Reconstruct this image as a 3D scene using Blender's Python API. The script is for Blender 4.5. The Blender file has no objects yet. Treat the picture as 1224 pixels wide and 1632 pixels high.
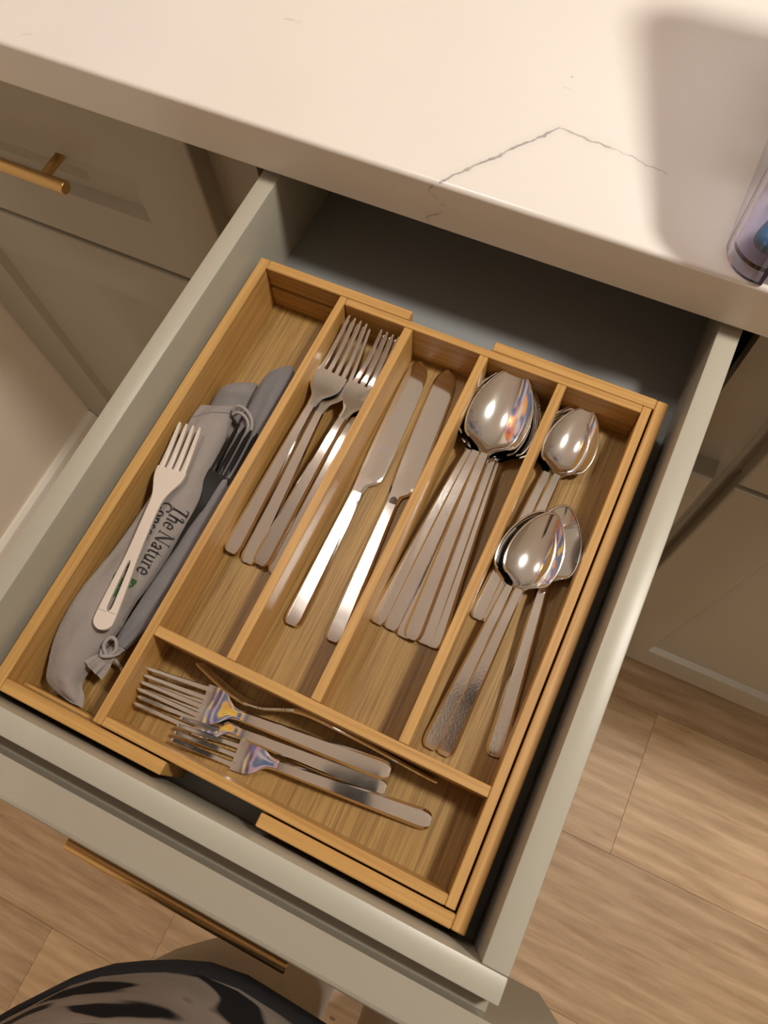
import bpy, bmesh, math, random
from mathutils import Vector, Matrix, noise

# ---------------------------------------------------------------- units
# Everything below is written in centimetres with z = 0 on the bottom board of
# the open drawer; FLOOR is the floor level in that frame.
FLOOR = -86.0
CEIL = 158.0
def P(x, y, z):
    return Vector((x / 100.0, y / 100.0, (z - FLOOR) / 100.0))

scene = bpy.context.scene
COL = scene.collection
rnd = random.Random(7)

# ---------------------------------------------------------------- camera
cam_data = bpy.data.cameras.new('camera')
cam_data.sensor_fit = 'VERTICAL'
cam_data.sensor_height = 36.0
cam_data.lens = 1220.6 / 1632.0 * 36.0
cam_data.clip_start = 0.01
camera = bpy.data.objects.new('camera', cam_data)
CAM = (25.224, 4.740, 52.046)
camera.location = P(*CAM)
camera.rotation_euler = (0.376, 0.049, 0.441)
COL.objects.link(camera)
scene.camera = camera

# ---------------------------------------------------------------- world and exposure
world = bpy.data.worlds.new('world')
scene.world = world
world.use_nodes = True
bg = world.node_tree.nodes['Background']
bg.inputs['Color'].default_value = (1.0, 0.86, 0.70, 1)
bg.inputs['Strength'].default_value = 0.12
scene.view_settings.view_transform = 'Standard'
scene.view_settings.look = 'None'
scene.view_settings.gamma = 1.0
scene.view_settings.use_curve_mapping = False
scene.view_settings.exposure = -0.17

# recessed ceiling downlights: (x, y, watts)
DOWNLIGHTS = [(92, 56, 27.0), (-30, 62, 6.0), (112, -235, 18.0), (38, -235, 15.0)]
LIGHT_COLOUR = (1.0, 0.935, 0.84)

# ---------------------------------------------------------------- helpers
def tag(o, label=None, cat=None, group=None, kind=None):
    if label: o['label'] = label
    if cat: o['category'] = cat
    if group: o['group'] = group
    if kind: o['kind'] = kind
    return o

def thing(name, loc, label, cat, group=None):
    o = bpy.data.objects.new(name, None)
    o.empty_display_size = 0.02
    o.location = P(*loc)
    COL.objects.link(o)
    return tag(o, label, cat, group)

def link(name, me, mat, parent=None, smooth=None, loc=None):
    if mat is not None:
        me.materials.append(mat)
    o = bpy.data.objects.new(name, me)
    COL.objects.link(o)
    if parent is not None:
        o.parent = parent
    if smooth is not None:
        me.shade_smooth()
        me.set_sharp_from_angle(angle=math.radians(smooth))
    return o

def origin_of(parent):
    v = Vector((0, 0, 0))
    while parent is not None:
        v = v + parent.location
        parent = parent.parent
    return v

def mesh_from_bm(bm, name):
    bmesh.ops.recalc_face_normals(bm, faces=bm.faces[:])
    me = bpy.data.meshes.new(name)
    bm.to_mesh(me); bm.free()
    return me

def box_bm(bm, x0, x1, y0, y1, z0, z1):
    vs = [bm.verts.new(P(x, y, z)) for z in (z0, z1) for y in (y0, y1) for x in (x0, x1)]
    for f in ((0,1,3,2), (4,6,7,5), (0,4,5,1), (1,5,7,3), (3,7,6,2), (2,6,4,0)):
        bm.faces.new([vs[i] for i in f])

def finish(bm, name, mat, parent, bevel=0.0, seg=1, smooth=None):
    if bevel > 0:
        bmesh.ops.bevel(bm, geom=bm.edges[:], offset=bevel / 100.0, segments=seg, affect='EDGES', profile=0.5)
    off = origin_of(parent)
    bmesh.ops.translate(bm, verts=bm.verts[:], vec=-off)
    return link(name, mesh_from_bm(bm, name), mat, parent, smooth)

def box(name, x0, x1, y0, y1, z0, z1, mat, parent=None, bevel=0.05, seg=1):
    bm = bmesh.new()
    box_bm(bm, x0, x1, y0, y1, z0, z1)
    return finish(bm, name, mat, parent, bevel, seg, 40 if seg > 1 else None)

def loft_bm(bm, rings, caps=True, closed=True):
    rows = [[bm.verts.new(p) for p in r] for r in rings]
    n = len(rows[0])
    for a, b in zip(rows[:-1], rows[1:]):
        for i in range(n if closed else n - 1):
            j = (i + 1) % n
            try: bm.faces.new((a[i], a[j], b[j], b[i]))
            except ValueError: pass
    if caps and closed:
        bm.faces.new(rows[0][::-1]); bm.faces.new(rows[-1])
    return rows

def tube_bm(bm, pts, r, n=8, caps=True):
    """round tube through points (already in metres); r number or list (cm)"""
    rings = []
    up = Vector((0.13, 0.21, 0.97))
    for i, p in enumerate(pts):
        a = pts[max(0, i - 1)]; b = pts[min(len(pts) - 1, i + 1)]
        t = (b - a).normalized()
        s = t.cross(up).normalized(); q = s.cross(t).normalized()
        rr = (r[i] if isinstance(r, (list, tuple)) else r) / 100.0
        rings.append([p + (s * math.cos(2*math.pi*k/n) + q * math.sin(2*math.pi*k/n)) * rr for k in range(n)])
    loft_bm(bm, rings, caps)

def catmull(pts, k=6):
    out = []
    for i in range(len(pts) - 1):
        p0 = pts[max(0, i-1)]; p1 = pts[i]; p2 = pts[i+1]; p3 = pts[min(len(pts)-1, i+2)]
        for j in range(k):
            t = j / k
            out.append(0.5*((2*p1) + (p2-p0)*t + (2*p0-5*p1+4*p2-p3)*t*t + (3*p1-p0-3*p2+p3)*t*t*t))
    out.append(pts[-1].copy())
    return out

def interp(tab, x):
    if x <= tab[0][0]: return tab[0][1]
    for (a, va), (b, vb) in zip(tab[:-1], tab[1:]):
        if x <= b:
            t = (x - a) / (b - a); t = t*t*(3-2*t) if False else t
            return va + (vb - va) * t
    return tab[-1][1]

def sinterp(tab, x):
    """smooth (catmull) interpolation of a table"""
    if x <= tab[0][0]: return tab[0][1]
    if x >= tab[-1][0]: return tab[-1][1]
    for i in range(len(tab) - 1):
        if tab[i][0] <= x <= tab[i+1][0]:
            x1, y1 = tab[i]; x2, y2 = tab[i+1]
            m1 = (y2 - tab[i-1][1]) / (x2 - tab[i-1][0]) if i > 0 else (y2-y1)/(x2-x1)
            m2 = (tab[i+2][1] - y1) / (tab[i+2][0] - x1) if i + 2 < len(tab) else (y2-y1)/(x2-x1)
            h = x2 - x1; t = (x - x1) / h
            return (2*t**3-3*t*t+1)*y1 + (t**3-2*t*t+t)*h*m1 + (-2*t**3+3*t*t)*y2 + (t**3-t*t)*h*m2

# ---------------------------------------------------------------- materials
class NT:
    def __init__(self, name):
        self.m = bpy.data.materials.new(name); self.m.use_nodes = True
        self.t = self.m.node_tree
        self.b = self.t.nodes['Principled BSDF']
        self.coord = None
    def n(self, typ, **kw):
        nd = self.t.nodes.new(typ)
        for k, v in kw.items(): setattr(nd, k, v)
        return nd
    def l(self, a, b): self.t.links.new(a, b)
    def obj(self):
        if self.coord is None: self.coord = self.n('ShaderNodeTexCoord')
        return self.coord.outputs['Object']
    def mapping(self, scale, src=None, rand=False):
        mp = self.n('ShaderNodeMapping'); mp.inputs['Scale'].default_value = scale
        self.l(src or self.obj(), mp.inputs['Vector'])
        if rand:
            oi = self.n('ShaderNodeObjectInfo')
            mu = self.n('ShaderNodeMath', operation='MULTIPLY'); mu.inputs[1].default_value = 37.0
            self.l(oi.outputs['Random'], mu.inputs[0])
            cb = self.n('ShaderNodeCombineXYZ')
            for i in range(3): self.l(mu.outputs[0], cb.inputs[i])
            self.l(cb.outputs[0], mp.inputs['Location'])
        return mp.outputs['Vector']
    def noise(self, vec, scale, detail=4, rough=0.55):
        nd = self.n('ShaderNodeTexNoise'); nd.inputs['Scale'].default_value = scale
        nd.inputs['Detail'].default_value = detail; nd.inputs['Roughness'].default_value = rough
        self.l(vec, nd.inputs['Vector']); return nd.outputs['Fac']
    def ramp(self, fac, stops):
        r = self.n('ShaderNodeValToRGB'); e = r.color_ramp.elements
        e[0].position, e[0].color = stops[0][0], (*stops[0][1], 1)
        e[1].position, e[1].color = stops[-1][0], (*stops[-1][1], 1)
        for p, c in stops[1:-1]:
            x = e.new(p); x.color = (*c, 1)
        self.l(fac, r.inputs['Fac']); return r.outputs['Color']
    def mix(self, fac, a, b, mode='MIX'):
        m = self.n('ShaderNodeMix', data_type='RGBA', blend_type=mode)
        for sock, v in ((m.inputs['Factor'], fac), (m.inputs['A'], a), (m.inputs['B'], b)):
            if isinstance(v, (int, float)): sock.default_value = v
            elif isinstance(v, tuple): sock.default_value = (*v, 1)
            else: self.l(v, sock)
        return m.outputs['Result']
    def math(self, op, a, b=None, clamp=False):
        m = self.n('ShaderNodeMath', operation=op); m.use_clamp = clamp
        for i, v in enumerate((a, b)):
            if v is None: continue
            if isinstance(v, (int, float)): m.inputs[i].default_value = v
            else: self.l(v, m.inputs[i])
        return m.outputs[0]
    def bump(self, h, strength, dist=0.001):
        b = self.n('ShaderNodeBump'); b.inputs['Strength'].default_value = strength; b.inputs['Distance'].default_value = dist
        self.l(h, b.inputs['Height']); self.l(b.outputs['Normal'], self.b.inputs['Normal'])
    def set(self, **kw):
        for k, v in kw.items():
            s = self.b.inputs[k.replace('_', ' ')]
            if hasattr(v, 'is_output'): self.l(v, s)
            elif isinstance(v, tuple): s.default_value = (*v, 1)
            else: s.default_value = v

def mat_paint(name, col, rough=0.4, var=0.06):
    m = NT(name)
    f = m.noise(m.mapping((1, 1, 1)), 9.0, 3)
    lo = tuple(c * (1 - var) for c in col)
    m.set(Base_Color=m.mix(f, lo, col), Roughness=rough)
    g = m.noise(m.mapping((1, 1, 1)), 420.0, 2)
    m.bump(g, 0.05, 0.0004)
    return m.m

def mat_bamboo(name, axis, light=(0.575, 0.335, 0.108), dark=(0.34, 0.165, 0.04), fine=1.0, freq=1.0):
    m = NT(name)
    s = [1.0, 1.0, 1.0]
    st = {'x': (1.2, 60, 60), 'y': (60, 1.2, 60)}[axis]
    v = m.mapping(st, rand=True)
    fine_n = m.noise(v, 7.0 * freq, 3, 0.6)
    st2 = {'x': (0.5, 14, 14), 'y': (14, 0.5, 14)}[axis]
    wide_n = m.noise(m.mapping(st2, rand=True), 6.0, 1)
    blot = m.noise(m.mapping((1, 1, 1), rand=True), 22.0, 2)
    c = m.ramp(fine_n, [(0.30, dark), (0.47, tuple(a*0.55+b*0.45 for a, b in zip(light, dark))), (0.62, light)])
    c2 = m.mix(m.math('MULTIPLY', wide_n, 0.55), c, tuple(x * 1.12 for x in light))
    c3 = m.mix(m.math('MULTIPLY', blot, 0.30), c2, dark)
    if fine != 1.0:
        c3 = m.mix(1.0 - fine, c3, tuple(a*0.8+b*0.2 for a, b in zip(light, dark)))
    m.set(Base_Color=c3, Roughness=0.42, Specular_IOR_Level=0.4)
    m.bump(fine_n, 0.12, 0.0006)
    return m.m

def mat_metal(name, rough=0.13, scratch=0.0, col=(0.91, 0.915, 0.92)):
    m = NT(name)
    v = m.mapping((1, 1, 1))
    n1 = m.noise(v, 60.0, 3)
    r = m.math('ADD', m.math('MULTIPLY', n1, 0.10), rough - 0.05)
    m.set(Base_Color=col, Metallic=1.0, Roughness=r)
    if scratch > 0:
        n2 = m.noise(m.mapping((1, 1.6, 1)), 420.0, 2, 0.7)
        m.bump(n2, scratch, 0.0004)
    return m.m

def mat_plank():
    m = NT('oak_plank')
    v = m.mapping((1.0, 9.0, 9.0), rand=True)
    n1 = m.noise(v, 9.0, 6, 0.62)
    v2 = m.mapping((0.8, 4.0, 4.0), rand=True)
    w = m.n('ShaderNodeTexWave', wave_type='BANDS', bands_direction='Y')
    w.inputs['Scale'].default_value = 2.6; w.inputs['Distortion'].default_value = 9.0
    w.inputs['Detail'].default_value = 3.0; w.inputs['Detail Scale'].default_value = 0.9
    m.l(v2, w.inputs['Vector'])
    c = m.ramp(n1, [(0.3, (0.43, 0.27, 0.145)), (0.48, (0.58, 0.395, 0.23)), (0.70, (0.70, 0.505, 0.315))])
    c = m.mix(m.math('MULTIPLY', w.outputs['Fac'], 0.40), c, (0.36, 0.225, 0.12))
    oi = m.n('ShaderNodeObjectInfo')
    tint = m.ramp(oi.outputs['Random'], [(0.0, (0.86, 0.84, 0.82)), (0.5, (1.0, 1.0, 1.0)), (1.0, (1.08, 1.06, 1.02))])
    c = m.mix(1.0, c, tint, 'MULTIPLY')
    kn = m.n('ShaderNodeTexVoronoi'); kn.inputs['Scale'].default_value = 4.0
    m.l(m.mapping((1.0, 2.2, 1.0), rand=True), kn.inputs['Vector'])
    spot = m.math('LESS_THAN', kn.outputs['Distance'], 0.022)
    c = m.mix(m.math('MULTIPLY', spot, 0.7), c, (0.10, 0.055, 0.03))
    m.set(Base_Color=c, Roughness=0.5)
    m.bump(n1, 0.1, 0.0008)
    return m.m

def mat_quartz():
    m = NT('quartz')
    v = m.obj()
    base = m.mix(m.noise(m.mapping((1, 1, 1)), 14.0, 3), (0.80, 0.765, 0.715), (0.835, 0.80, 0.75))
    nz = m.n('ShaderNodeTexNoise'); nz.inputs['Scale'].default_value = 90.0; nz.inputs['Detail'].default_value = 3
    m.l(v, nz.inputs['Vector'])
    off = m.n('ShaderNodeVectorMath', operation='MULTIPLY_ADD')
    m.l(nz.outputs['Color'], off.inputs[0])
    off.inputs[1].default_value = (0.007, 0.007, 0.004); off.inputs[2].default_value = (-0.0035, -0.0035, -0.002)
    ad = m.n('ShaderNodeVectorMath', operation='ADD'); m.l(v, ad.inputs[0]); m.l(off.outputs[0], ad.inputs[1])
    pos = ad.outputs[0]
    segs = [((9.9,40.7,12.47),(15.74,48.5,12.47),.13,.75), ((15.74,48.5,12.47),(19.4,48.1,12.47),.12,.6), ((19.4,48.1,12.47),(23.6,47.4,12.47),.08,.5),
            ((9.9,40.84,12.4),(9.4,40.84,11.6),.09,.6), ((9.4,40.84,11.6),(10.4,40.84,10.7),.09,.55),
            ((9.2,40.84,9.0),(10.3,40.84,9.95),.09,.55), ((9.2,40.84,9.0),(9.4,40.84,8.3),.09,.5), ((10.4,40.84,10.7),(11.6,40.84,10.4),.07,.25),
            ((-7.0,51.1,12.47),(-5.9,51.15,12.47),.07,.5), ((-25.2,42.1,12.47),(-24.5,42.5,12.47),.06,.4), ((14.85,53.4,12.47),(14.9,53.4,12.47),.06,.7), ((14.7,52.2,12.47),(15.2,52.1,12.47),.06,.3)]
    total = None
    for a, b, w, s in segs:
        A = P(*a); B = P(*b); D = B - A
        sb = m.n('ShaderNodeVectorMath', operation='SUBTRACT'); m.l(pos, sb.inputs[0]); sb.inputs[1].default_value = A
        dt = m.n('ShaderNodeVectorMath', operation='DOT_PRODUCT'); m.l(sb.outputs[0], dt.inputs[0]); dt.inputs[1].default_value = D / D.length_squared
        cl = m.math('MAXIMUM', m.math('MINIMUM', dt.outputs['Value'], 1.0), 0.0)
        sc = m.n('ShaderNodeVectorMath', operation='SCALE'); sc.inputs[0].default_value = D; m.l(cl, sc.inputs['Scale'])
        ds = m.n('ShaderNodeVectorMath', operation='DISTANCE'); m.l(sb.outputs[0], ds.inputs[0]); m.l(sc.outputs[0], ds.inputs[1])
        k = m.math('SUBTRACT', 1.0, m.math('DIVIDE', ds.outputs['Value'], w / 100.0), clamp=True)
        halo = m.math('MULTIPLY', m.math('SUBTRACT', 1.0, m.math('DIVIDE', ds.outputs['Value'], 5 * w / 100.0), clamp=True), 0.12)
        k = m.math('MULTIPLY', m.math('MINIMUM', m.math('ADD', m.math('MULTIPLY', k, 1.6), halo), 1.0), s)
        total = k if total is None else m.math('MAXIMUM', total, k)
    brk = m.noise(m.mapping((1, 1, 1)), 160.0, 2)
    total = m.math('MULTIPLY', total, m.math('ADD', m.math('MULTIPLY', brk, 1.0), 0.45), clamp=True)
    m.set(Base_Color=m.mix(total, base, (0.26, 0.245, 0.25)), Roughness=0.22, Specular_IOR_Level=0.5)
    return m.m

def mat_cloth(name, col, weave=1.0):
    m = NT(name)
    n1 = m.noise(m.mapping((1, 1, 1)), 45.0, 4)
    w = m.noise(m.mapping((1, 1, 1)), 1400.0, 1)
    c = m.mix(n1, tuple(x * 0.80 for x in col), tuple(x * 1.12 for x in col))
    m.set(Base_Color=c, Roughness=0.95, Specular_IOR_Level=0.1, Sheen_Weight=0.15)
    hs = m.math('ADD', m.math('MULTIPLY', n1, 2.0), m.math('MULTIPLY', w, 0.6))
    m.bump(hs, 0.35 * weave, 0.0012)
    return m.m

def mat_simple(name, col, rough=0.5, **kw):
    m = NT(name)
    f = m.noise(m.mapping((1, 1, 1)), 40.0, 2)
    m.set(Base_Color=m.mix(f, tuple(c * 0.94 for c in col), col), Roughness=rough, **kw)
    return m.m

PAINT = mat_paint('greige_cabinet_paint', (0.375, 0.335, 0.265), 0.38)
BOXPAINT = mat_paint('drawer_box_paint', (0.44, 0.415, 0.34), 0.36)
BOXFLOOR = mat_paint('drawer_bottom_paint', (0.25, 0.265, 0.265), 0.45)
CARCASS = mat_paint('cabinet_inside', (0.10, 0.085, 0.07), 0.6)
WALLPAINT = mat_paint('wall_cream', (0.86, 0.77, 0.65), 0.6, 0.02)
TRIMPAINT = mat_paint('trim_white', (0.84, 0.78, 0.69), 0.35, 0.02)
CEILPAINT = mat_paint('ceiling_white', (0.88, 0.86, 0.83), 0.8, 0.02)
BRASS = mat_metal('brushed_brass', 0.30, 0.0, (0.70, 0.47, 0.20))
QUARTZ = mat_quartz()
PLANK = mat_plank()
BAMX = mat_bamboo('bamboo_across', 'x')
BAMY = mat_bamboo('bamboo_along', 'y')
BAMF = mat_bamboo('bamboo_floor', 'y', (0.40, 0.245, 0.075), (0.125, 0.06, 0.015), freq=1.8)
STEEL = mat_metal('polished_steel', 0.10, 0.0)
STEELW = mat_metal('worn_steel', 0.13, 0.11)
GREY_CLOTH = mat_cloth('grey_cotton', (0.31, 0.275, 0.255))
GREY_CLOTH2 = mat_cloth('blue_grey_cotton', (0.20, 0.19, 0.195))
GREY_CLOTH3 = mat_cloth('dull_grey_cotton', (0.25, 0.23, 0.225))
CORD = mat_cloth('grey_cord', (0.36, 0.33, 0.31))
BLACKPL = mat_simple('black_plastic', (0.006, 0.006, 0.007), 0.22)
BIOPL = mat_simple('off_white_bioplastic', (0.66, 0.57, 0.49), 0.45)
PRINT = mat_simple('black_print', (0.02, 0.018, 0.02), 0.8)
LEAFG = mat_simple('green_print', (0.035, 0.12, 0.03), 0.8)
DARKGAP = mat_simple('toe_kick_dark', (0.06, 0.05, 0.04), 0.7)

# ================================================================ THE SETTING
X_WALL = -60.0
YD = 42.035            # front face of the closed doors
ZCT, ZCB, YC = 12.47, 8.15, 40.835

# floor: sub-floor with one object per plank
floor = box('floor', X_WALL - 2, 330, -450, 260, FLOOR - 4, FLOOR - 1.2, DARKGAP, None, 0)
tag(floor, kind='structure')
PW = 24.5
row = 0
y = 12.2 - 19 * PW
while y < 46:
    x = X_WALL - rnd.uniform(20, 120)
    if abs(y - 12.2) < 0.1: cuts = [-60, 55.0, 215, 330]
    elif abs(y - (12.2 - PW)) < 0.1: cuts = [-60, 20.0 - 60, 125, 280, 330]
    else:
        cuts = [-60]; c = -60 + rnd.uniform(30, 150)
        while c < 310: cuts.append(c); c += 165
        cuts.append(330)
    if row % 1 == 0:
        for a, b in zip(cuts[:-1], cuts[1:]):
            box('plank', a + 0.02, b - 0.02, y + 0.02, y + PW - 0.02, FLOOR - 1.2, FLOOR, PLANK, floor, 0.03)
    y += PW; row += 1

wall_left = box('wall_left', X_WALL - 10, X_WALL, -450, 260, FLOOR, CEIL, WALLPAINT, None, 0)
tag(wall_left, kind='structure')
wall_back = box('wall_back', X_WALL, 330, 250, 260, FLOOR, CEIL, WALLPAINT, None, 0)
tag(wall_back, kind='structure')
wall_front = box('wall_front', X_WALL, 330, -460, -450, FLOOR, CEIL, WALLPAINT, None, 0)
tag(wall_front, kind='structure')
wall_right = box('wall_right', 330, 340, -450, 250, FLOOR, CEIL, WALLPAINT, None, 0)
tag(wall_right, kind='structure')
ceiling = box('ceiling', X_WALL - 10, 340, -460, 260, CEIL, CEIL + 8, CEILPAINT, None, 0)
tag(ceiling, kind='structure')
def baseboard():
    bm = bmesh.new()
    prof = [(0, 0), (1.5, 0), (1.5, 13.2), (1.1, 14.6), (0.5, 15.2), (0, 15.2)]
    rings = [[P(X_WALL + a, yy, FLOOR + b) for a, b in prof] for yy in (-450, YD - 0.1)]
    loft_bm(bm, rings)
    return tag(finish(bm, 'baseboard_left', TRIMPAINT, None, 0), kind='structure')
baseboard()

# recessed downlights
def downlight(x, y, w, label):
    t = thing('downlight', (x, y, CEIL), label, 'ceiling light', 'recessed ceiling lights')
    bm = bmesh.new()
    n = 32
    prof = [(10.2, 0.0), (12.4, 0.0), (12.4, -0.4), (12.1, -0.7), (10.5, -0.7), (10.2, -0.4)]
    rows = [[bm.verts.new(P(x + r*math.cos(2*math.pi*k/n), y + r*math.sin(2*math.pi*k/n), CEIL + z)) for k in range(n)] for r, z in prof]
    for i in range(len(rows)):
        a, b = rows[i], rows[(i+1) % len(rows)]
        for k in range(n):
            bm.faces.new((a[k], a[(k+1) % n], b[(k+1) % n], b[k]))
    finish(bm, 'trim_ring', TRIMPAINT, t, 0, 1, 40)
    ld = bpy.data.lights.new('downlight_lamp', 'AREA')
    ld.shape = 'DISK'; ld.size = 0.2; ld.energy = w; ld.color = LIGHT_COLOUR
    lo = bpy.data.objects.new('downlight_lamp', ld); COL.objects.link(lo)
    lo.parent = t; lo.location = (0, 0, -0.006)
LL = ['recessed ceiling light over the far right of the counter', 'recessed ceiling light over the far left of the counter',
      'recessed ceiling light behind the person to the right', 'recessed ceiling light behind the person to the left']
for (x, y, w), lb in zip(DOWNLIGHTS, LL): downlight(x, y, w, lb)

# ================================================================ COUNTER AND CABINETS
def countertop():
    bm = bmesh.new(); box_bm(bm, X_WALL + 0.1, 150, YC, YC + 92, ZCB, ZCT)
    bmesh.ops.bevel(bm, geom=bm.edges[:], offset=0.0035, segments=4, affect='EDGES', profile=0.5)
    o = link('countertop', mesh_from_bm(bm, 'countertop'), QUARTZ, None, 40)
    tag(o, 'cream quartz countertop with thin grey veins above the open drawer', 'countertop')
countertop()

ZD_TOP, ZD_BOT = 7.5, -12.9         # closed drawer fronts
ZO_TOP, ZO_BOT = -13.7, -79.4       # doors
ST = 8.0                            # width of the shaker frame
TH = 2.1

def shaker(name, parent, x0, x1, z0, z1, yf, lab=None, st=ST):
    """framed front: stiles, rails and a recessed panel with a sloped bead; yf = front face"""
    root = bpy.data.objects.new(name, None); root.empty_display_size = 0.02
    COL.objects.link(root); root.parent = parent
    root.location = P((x0+x1)/2, yf, z0) - origin_of(parent)
    if lab: root['label'] = lab
    st2 = st if z1 - z0 > 30 else 7.4
    a, b, c, e = x0 + st, x1 - st, z0 + st2, z1 - st2
    def rect(d, y, inner=False):
        if inner: return [P(a + d, y, c + d), P(b - d, y, c + d), P(b - d, y, e - d), P(a + d, y, e - d)]
        return [P(x0 + d, y, z0 + d), P(x1 - d, y, z0 + d), P(x1 - d, y, z1 - d), P(x0 + d, y, z1 - d)]
    bm = bmesh.new()      # one painted frame: outer edge, face, sloped bead down to the panel
    rings = [rect(0, yf + TH, True), rect(0, yf + TH), rect(0, yf + 0.30), rect(0.05, yf + 0.13), rect(0.13, yf + 0.05), rect(0.30, yf),
             rect(-0.03, yf, True), rect(0.02, yf + 0.05, True), rect(0.62, yf + 0.95, True), rect(0.62, yf + 1.35, True)]
    loft_bm(bm, rings, caps=False)
    finish(bm, 'frame', PAINT, root, 0)
    box('panel', a - 0.2, b + 0.2, yf + 0.98, yf + 1.6, c - 0.2, e + 0.2, PAINT, root, 0)
    return root

def bar_handle(parent, xc, half, zc, yf, post_x, out=3.1, r=0.62):
    """round brass bar on two posts; yf = face it is screwed to (front is towards -y)"""
    root = bpy.data.objects.new('handle', None); root.empty_display_size = 0.01
    COL.objects.link(root); root.parent = parent
    root.location = P(xc, yf, zc) - origin_of(parent)
    root['label'] = 'brass bar handle'
    bm = bmesh.new(); yb = yf - out
    pts = [P(xc - half, yb, zc), P(xc - half + 0.06, yb, zc), P(xc + half - 0.06, yb, zc), P(xc + half, yb, zc)]
    tube_bm(bm, pts, [r - 0.06, r, r, r - 0.06], 20)
    finish(bm, 'bar', BRASS, root, 0, 1, 35)
    for s in (-1, 1):
        bm = bmesh.new()
        tube_bm(bm, [P(xc + s*post_x, yf + 0.02, zc), P(xc + s*post_x, yb + 0.3, zc)], 0.46, 16)
        finish(bm, 'post', BRASS, root, 0, 1, 35)

def carcass(parent, x0, x1, open_z=None):
    """face frame + sides + bottom + back"""
    yF = YD + TH
    box('side_panel', x0, x0 + 1.8, yF + 2, YD + 58, FLOOR + 10, ZCB - 0.05, CARCASS, parent, 0)
    box('side_panel', x1 - 1.8, x1, yF + 2, YD + 58, FLOOR + 10, ZCB - 0.05, CARCASS, parent, 0)
    box('back_panel', x0 + 1.8, x1 - 1.8, YD + 57, YD + 58, FLOOR + 10, ZCB - 0.05, CARCASS, parent, 0)
    box('bottom_panel', x0 + 1.8, x1 - 1.8, yF + 2, YD + 57, FLOOR + 10, FLOOR + 11.8, CARCASS, parent, 0)
    box('toe_kick', x0, x1, YD + 9, YD + 10.5, FLOOR, FLOOR + 10, DARKGAP, parent, 0)

def stile_frame(parent, x0, x1, z0=FLOOR + 10, z1=ZCB - 0.05):
    box('frame_stile', x0, x1, YD + TH, YD + TH + 2, z0, z1, PAINT, parent, 0.03)
def rail_frame(parent, x0, x1, z0, z1):
    box('frame_rail', x0, x1, YD + TH, YD + TH + 2, z0, z1, PAINT, parent, 0.03)

XL0, XL1 = X_WALL + 0.2, -12.4
XM0, XM1 = -10.1, 37.5
XR0, XR1 = 39.4, 87.0
# left cabinet
cl = thing('base_cabinet', ((XL0 + XL1) / 2, YD + 30, FLOOR), 'greige base cabinet left of the open drawer, its drawer shut and brass handled', 'cabinet', 'greige base cabinets under the counter')
carcass(cl, XL0, -11.3)
stile_frame(cl, XL0, XL0 + 4); stile_frame(cl, XL1 - 3, -11.3)
rail_frame(cl, XL0 + 4, XL1 - 3, 4, ZCB - 0.05); rail_frame(cl, XL0 + 4, XL1 - 3, -17, -10); rail_frame(cl, XL0 + 4, XL1 - 3, FLOOR + 10, FLOOR + 14)
df = shaker('drawer_front', cl, XL0, XL1, ZD_BOT, ZD_TOP, YD)
bar_handle(df, -35.9, 9.4, -1.1, YD + 0.7, 6.6)
shaker('door', cl, XL0, XL1, ZO_BOT, ZO_TOP, YD)
# middle cabinet (drawer is out)
cm = thing('base_cabinet', (13.7, YD + 30, FLOOR), 'greige base cabinet from which the cutlery drawer is pulled out', 'cabinet', 'greige base cabinets under the counter')
carcass(cm, -11.3, 38.4)
stile_frame(cm, -11.3, -7.6); stile_frame(cm, 33.9, 38.4)
rail_frame(cm, -7.6, 33.9, -17, -10); rail_frame(cm, -7.6, 33.9, FLOOR + 10, FLOOR + 14)
shaker('door', cm, XM0, XM1, ZO_BOT, ZO_TOP, YD)
# right cabinet
cr = thing('base_cabinet', ((XR0 + XR1) / 2, YD + 30, FLOOR), 'greige base cabinet right of the open drawer, beside the wood floor', 'cabinet', 'greige base cabinets under the counter')
carcass(cr, 38.4, 88)
stile_frame(cr, 38.4, XR0 + 3); stile_frame(cr, XR1 - 3, 88)
rail_frame(cr, XR0 + 3, XR1 - 3, 4, ZCB - 0.05); rail_frame(cr, XR0 + 3, XR1 - 3, -17, -10); rail_frame(cr, XR0 + 3, XR1 - 3, FLOOR + 10, FLOOR + 14)
df = shaker('drawer_front', cr, XR0, XR1, ZD_BOT, ZD_TOP, YD)
bar_handle(df, 63.2, 9.4, -1.1, YD + 0.7, 6.6)
shaker('door', cr, XR0, XR1, ZO_BOT, ZO_TOP, YD)

# ================================================================ THE OPEN DRAWER
WLO, WLI, WRI, WRO = -4.628, -3.121, 30.653, 32.146
ZDW, BYI, BYO = 7.735, -0.411, -1.789
dr = thing('open_drawer', (13.7, 20, -1.6), 'pulled-out greige kitchen drawer holding the bamboo tray', 'drawer')
box('side_wall', WLO, WLI, BYI + 0.01, 50.0, -1.6, ZDW, BOXPAINT, dr, 0.10, 2)
box('side_wall', WRI, WRO, BYI + 0.01, 50.0, -1.6, ZDW, BOXPAINT, dr, 0.10, 2)
box('inner_front', WLO, WRO, BYO, BYI, -1.6, ZDW, BOXPAINT, dr, 0.10, 2)
box('back_wall', WLI + 0.01, WRI - 0.01, 48.6, 50.0, -1.6, ZDW, BOXPAINT, dr, 0.05)
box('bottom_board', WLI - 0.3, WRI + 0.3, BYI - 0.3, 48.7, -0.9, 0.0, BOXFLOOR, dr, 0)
box('spacer_strip', WLO + 0.1, WRO - 0.2, -2.62, BYO - 0.03, -1.0, 5.7, PAINT, dr, 0.04)
df = shaker('drawer_front', dr, XM0, XM1, -12.1, 7.45, -4.72)
bar_handle(df, 12.9, 8.25, -2.0, -4.1, 6.2, 2.75, 0.5)

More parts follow.
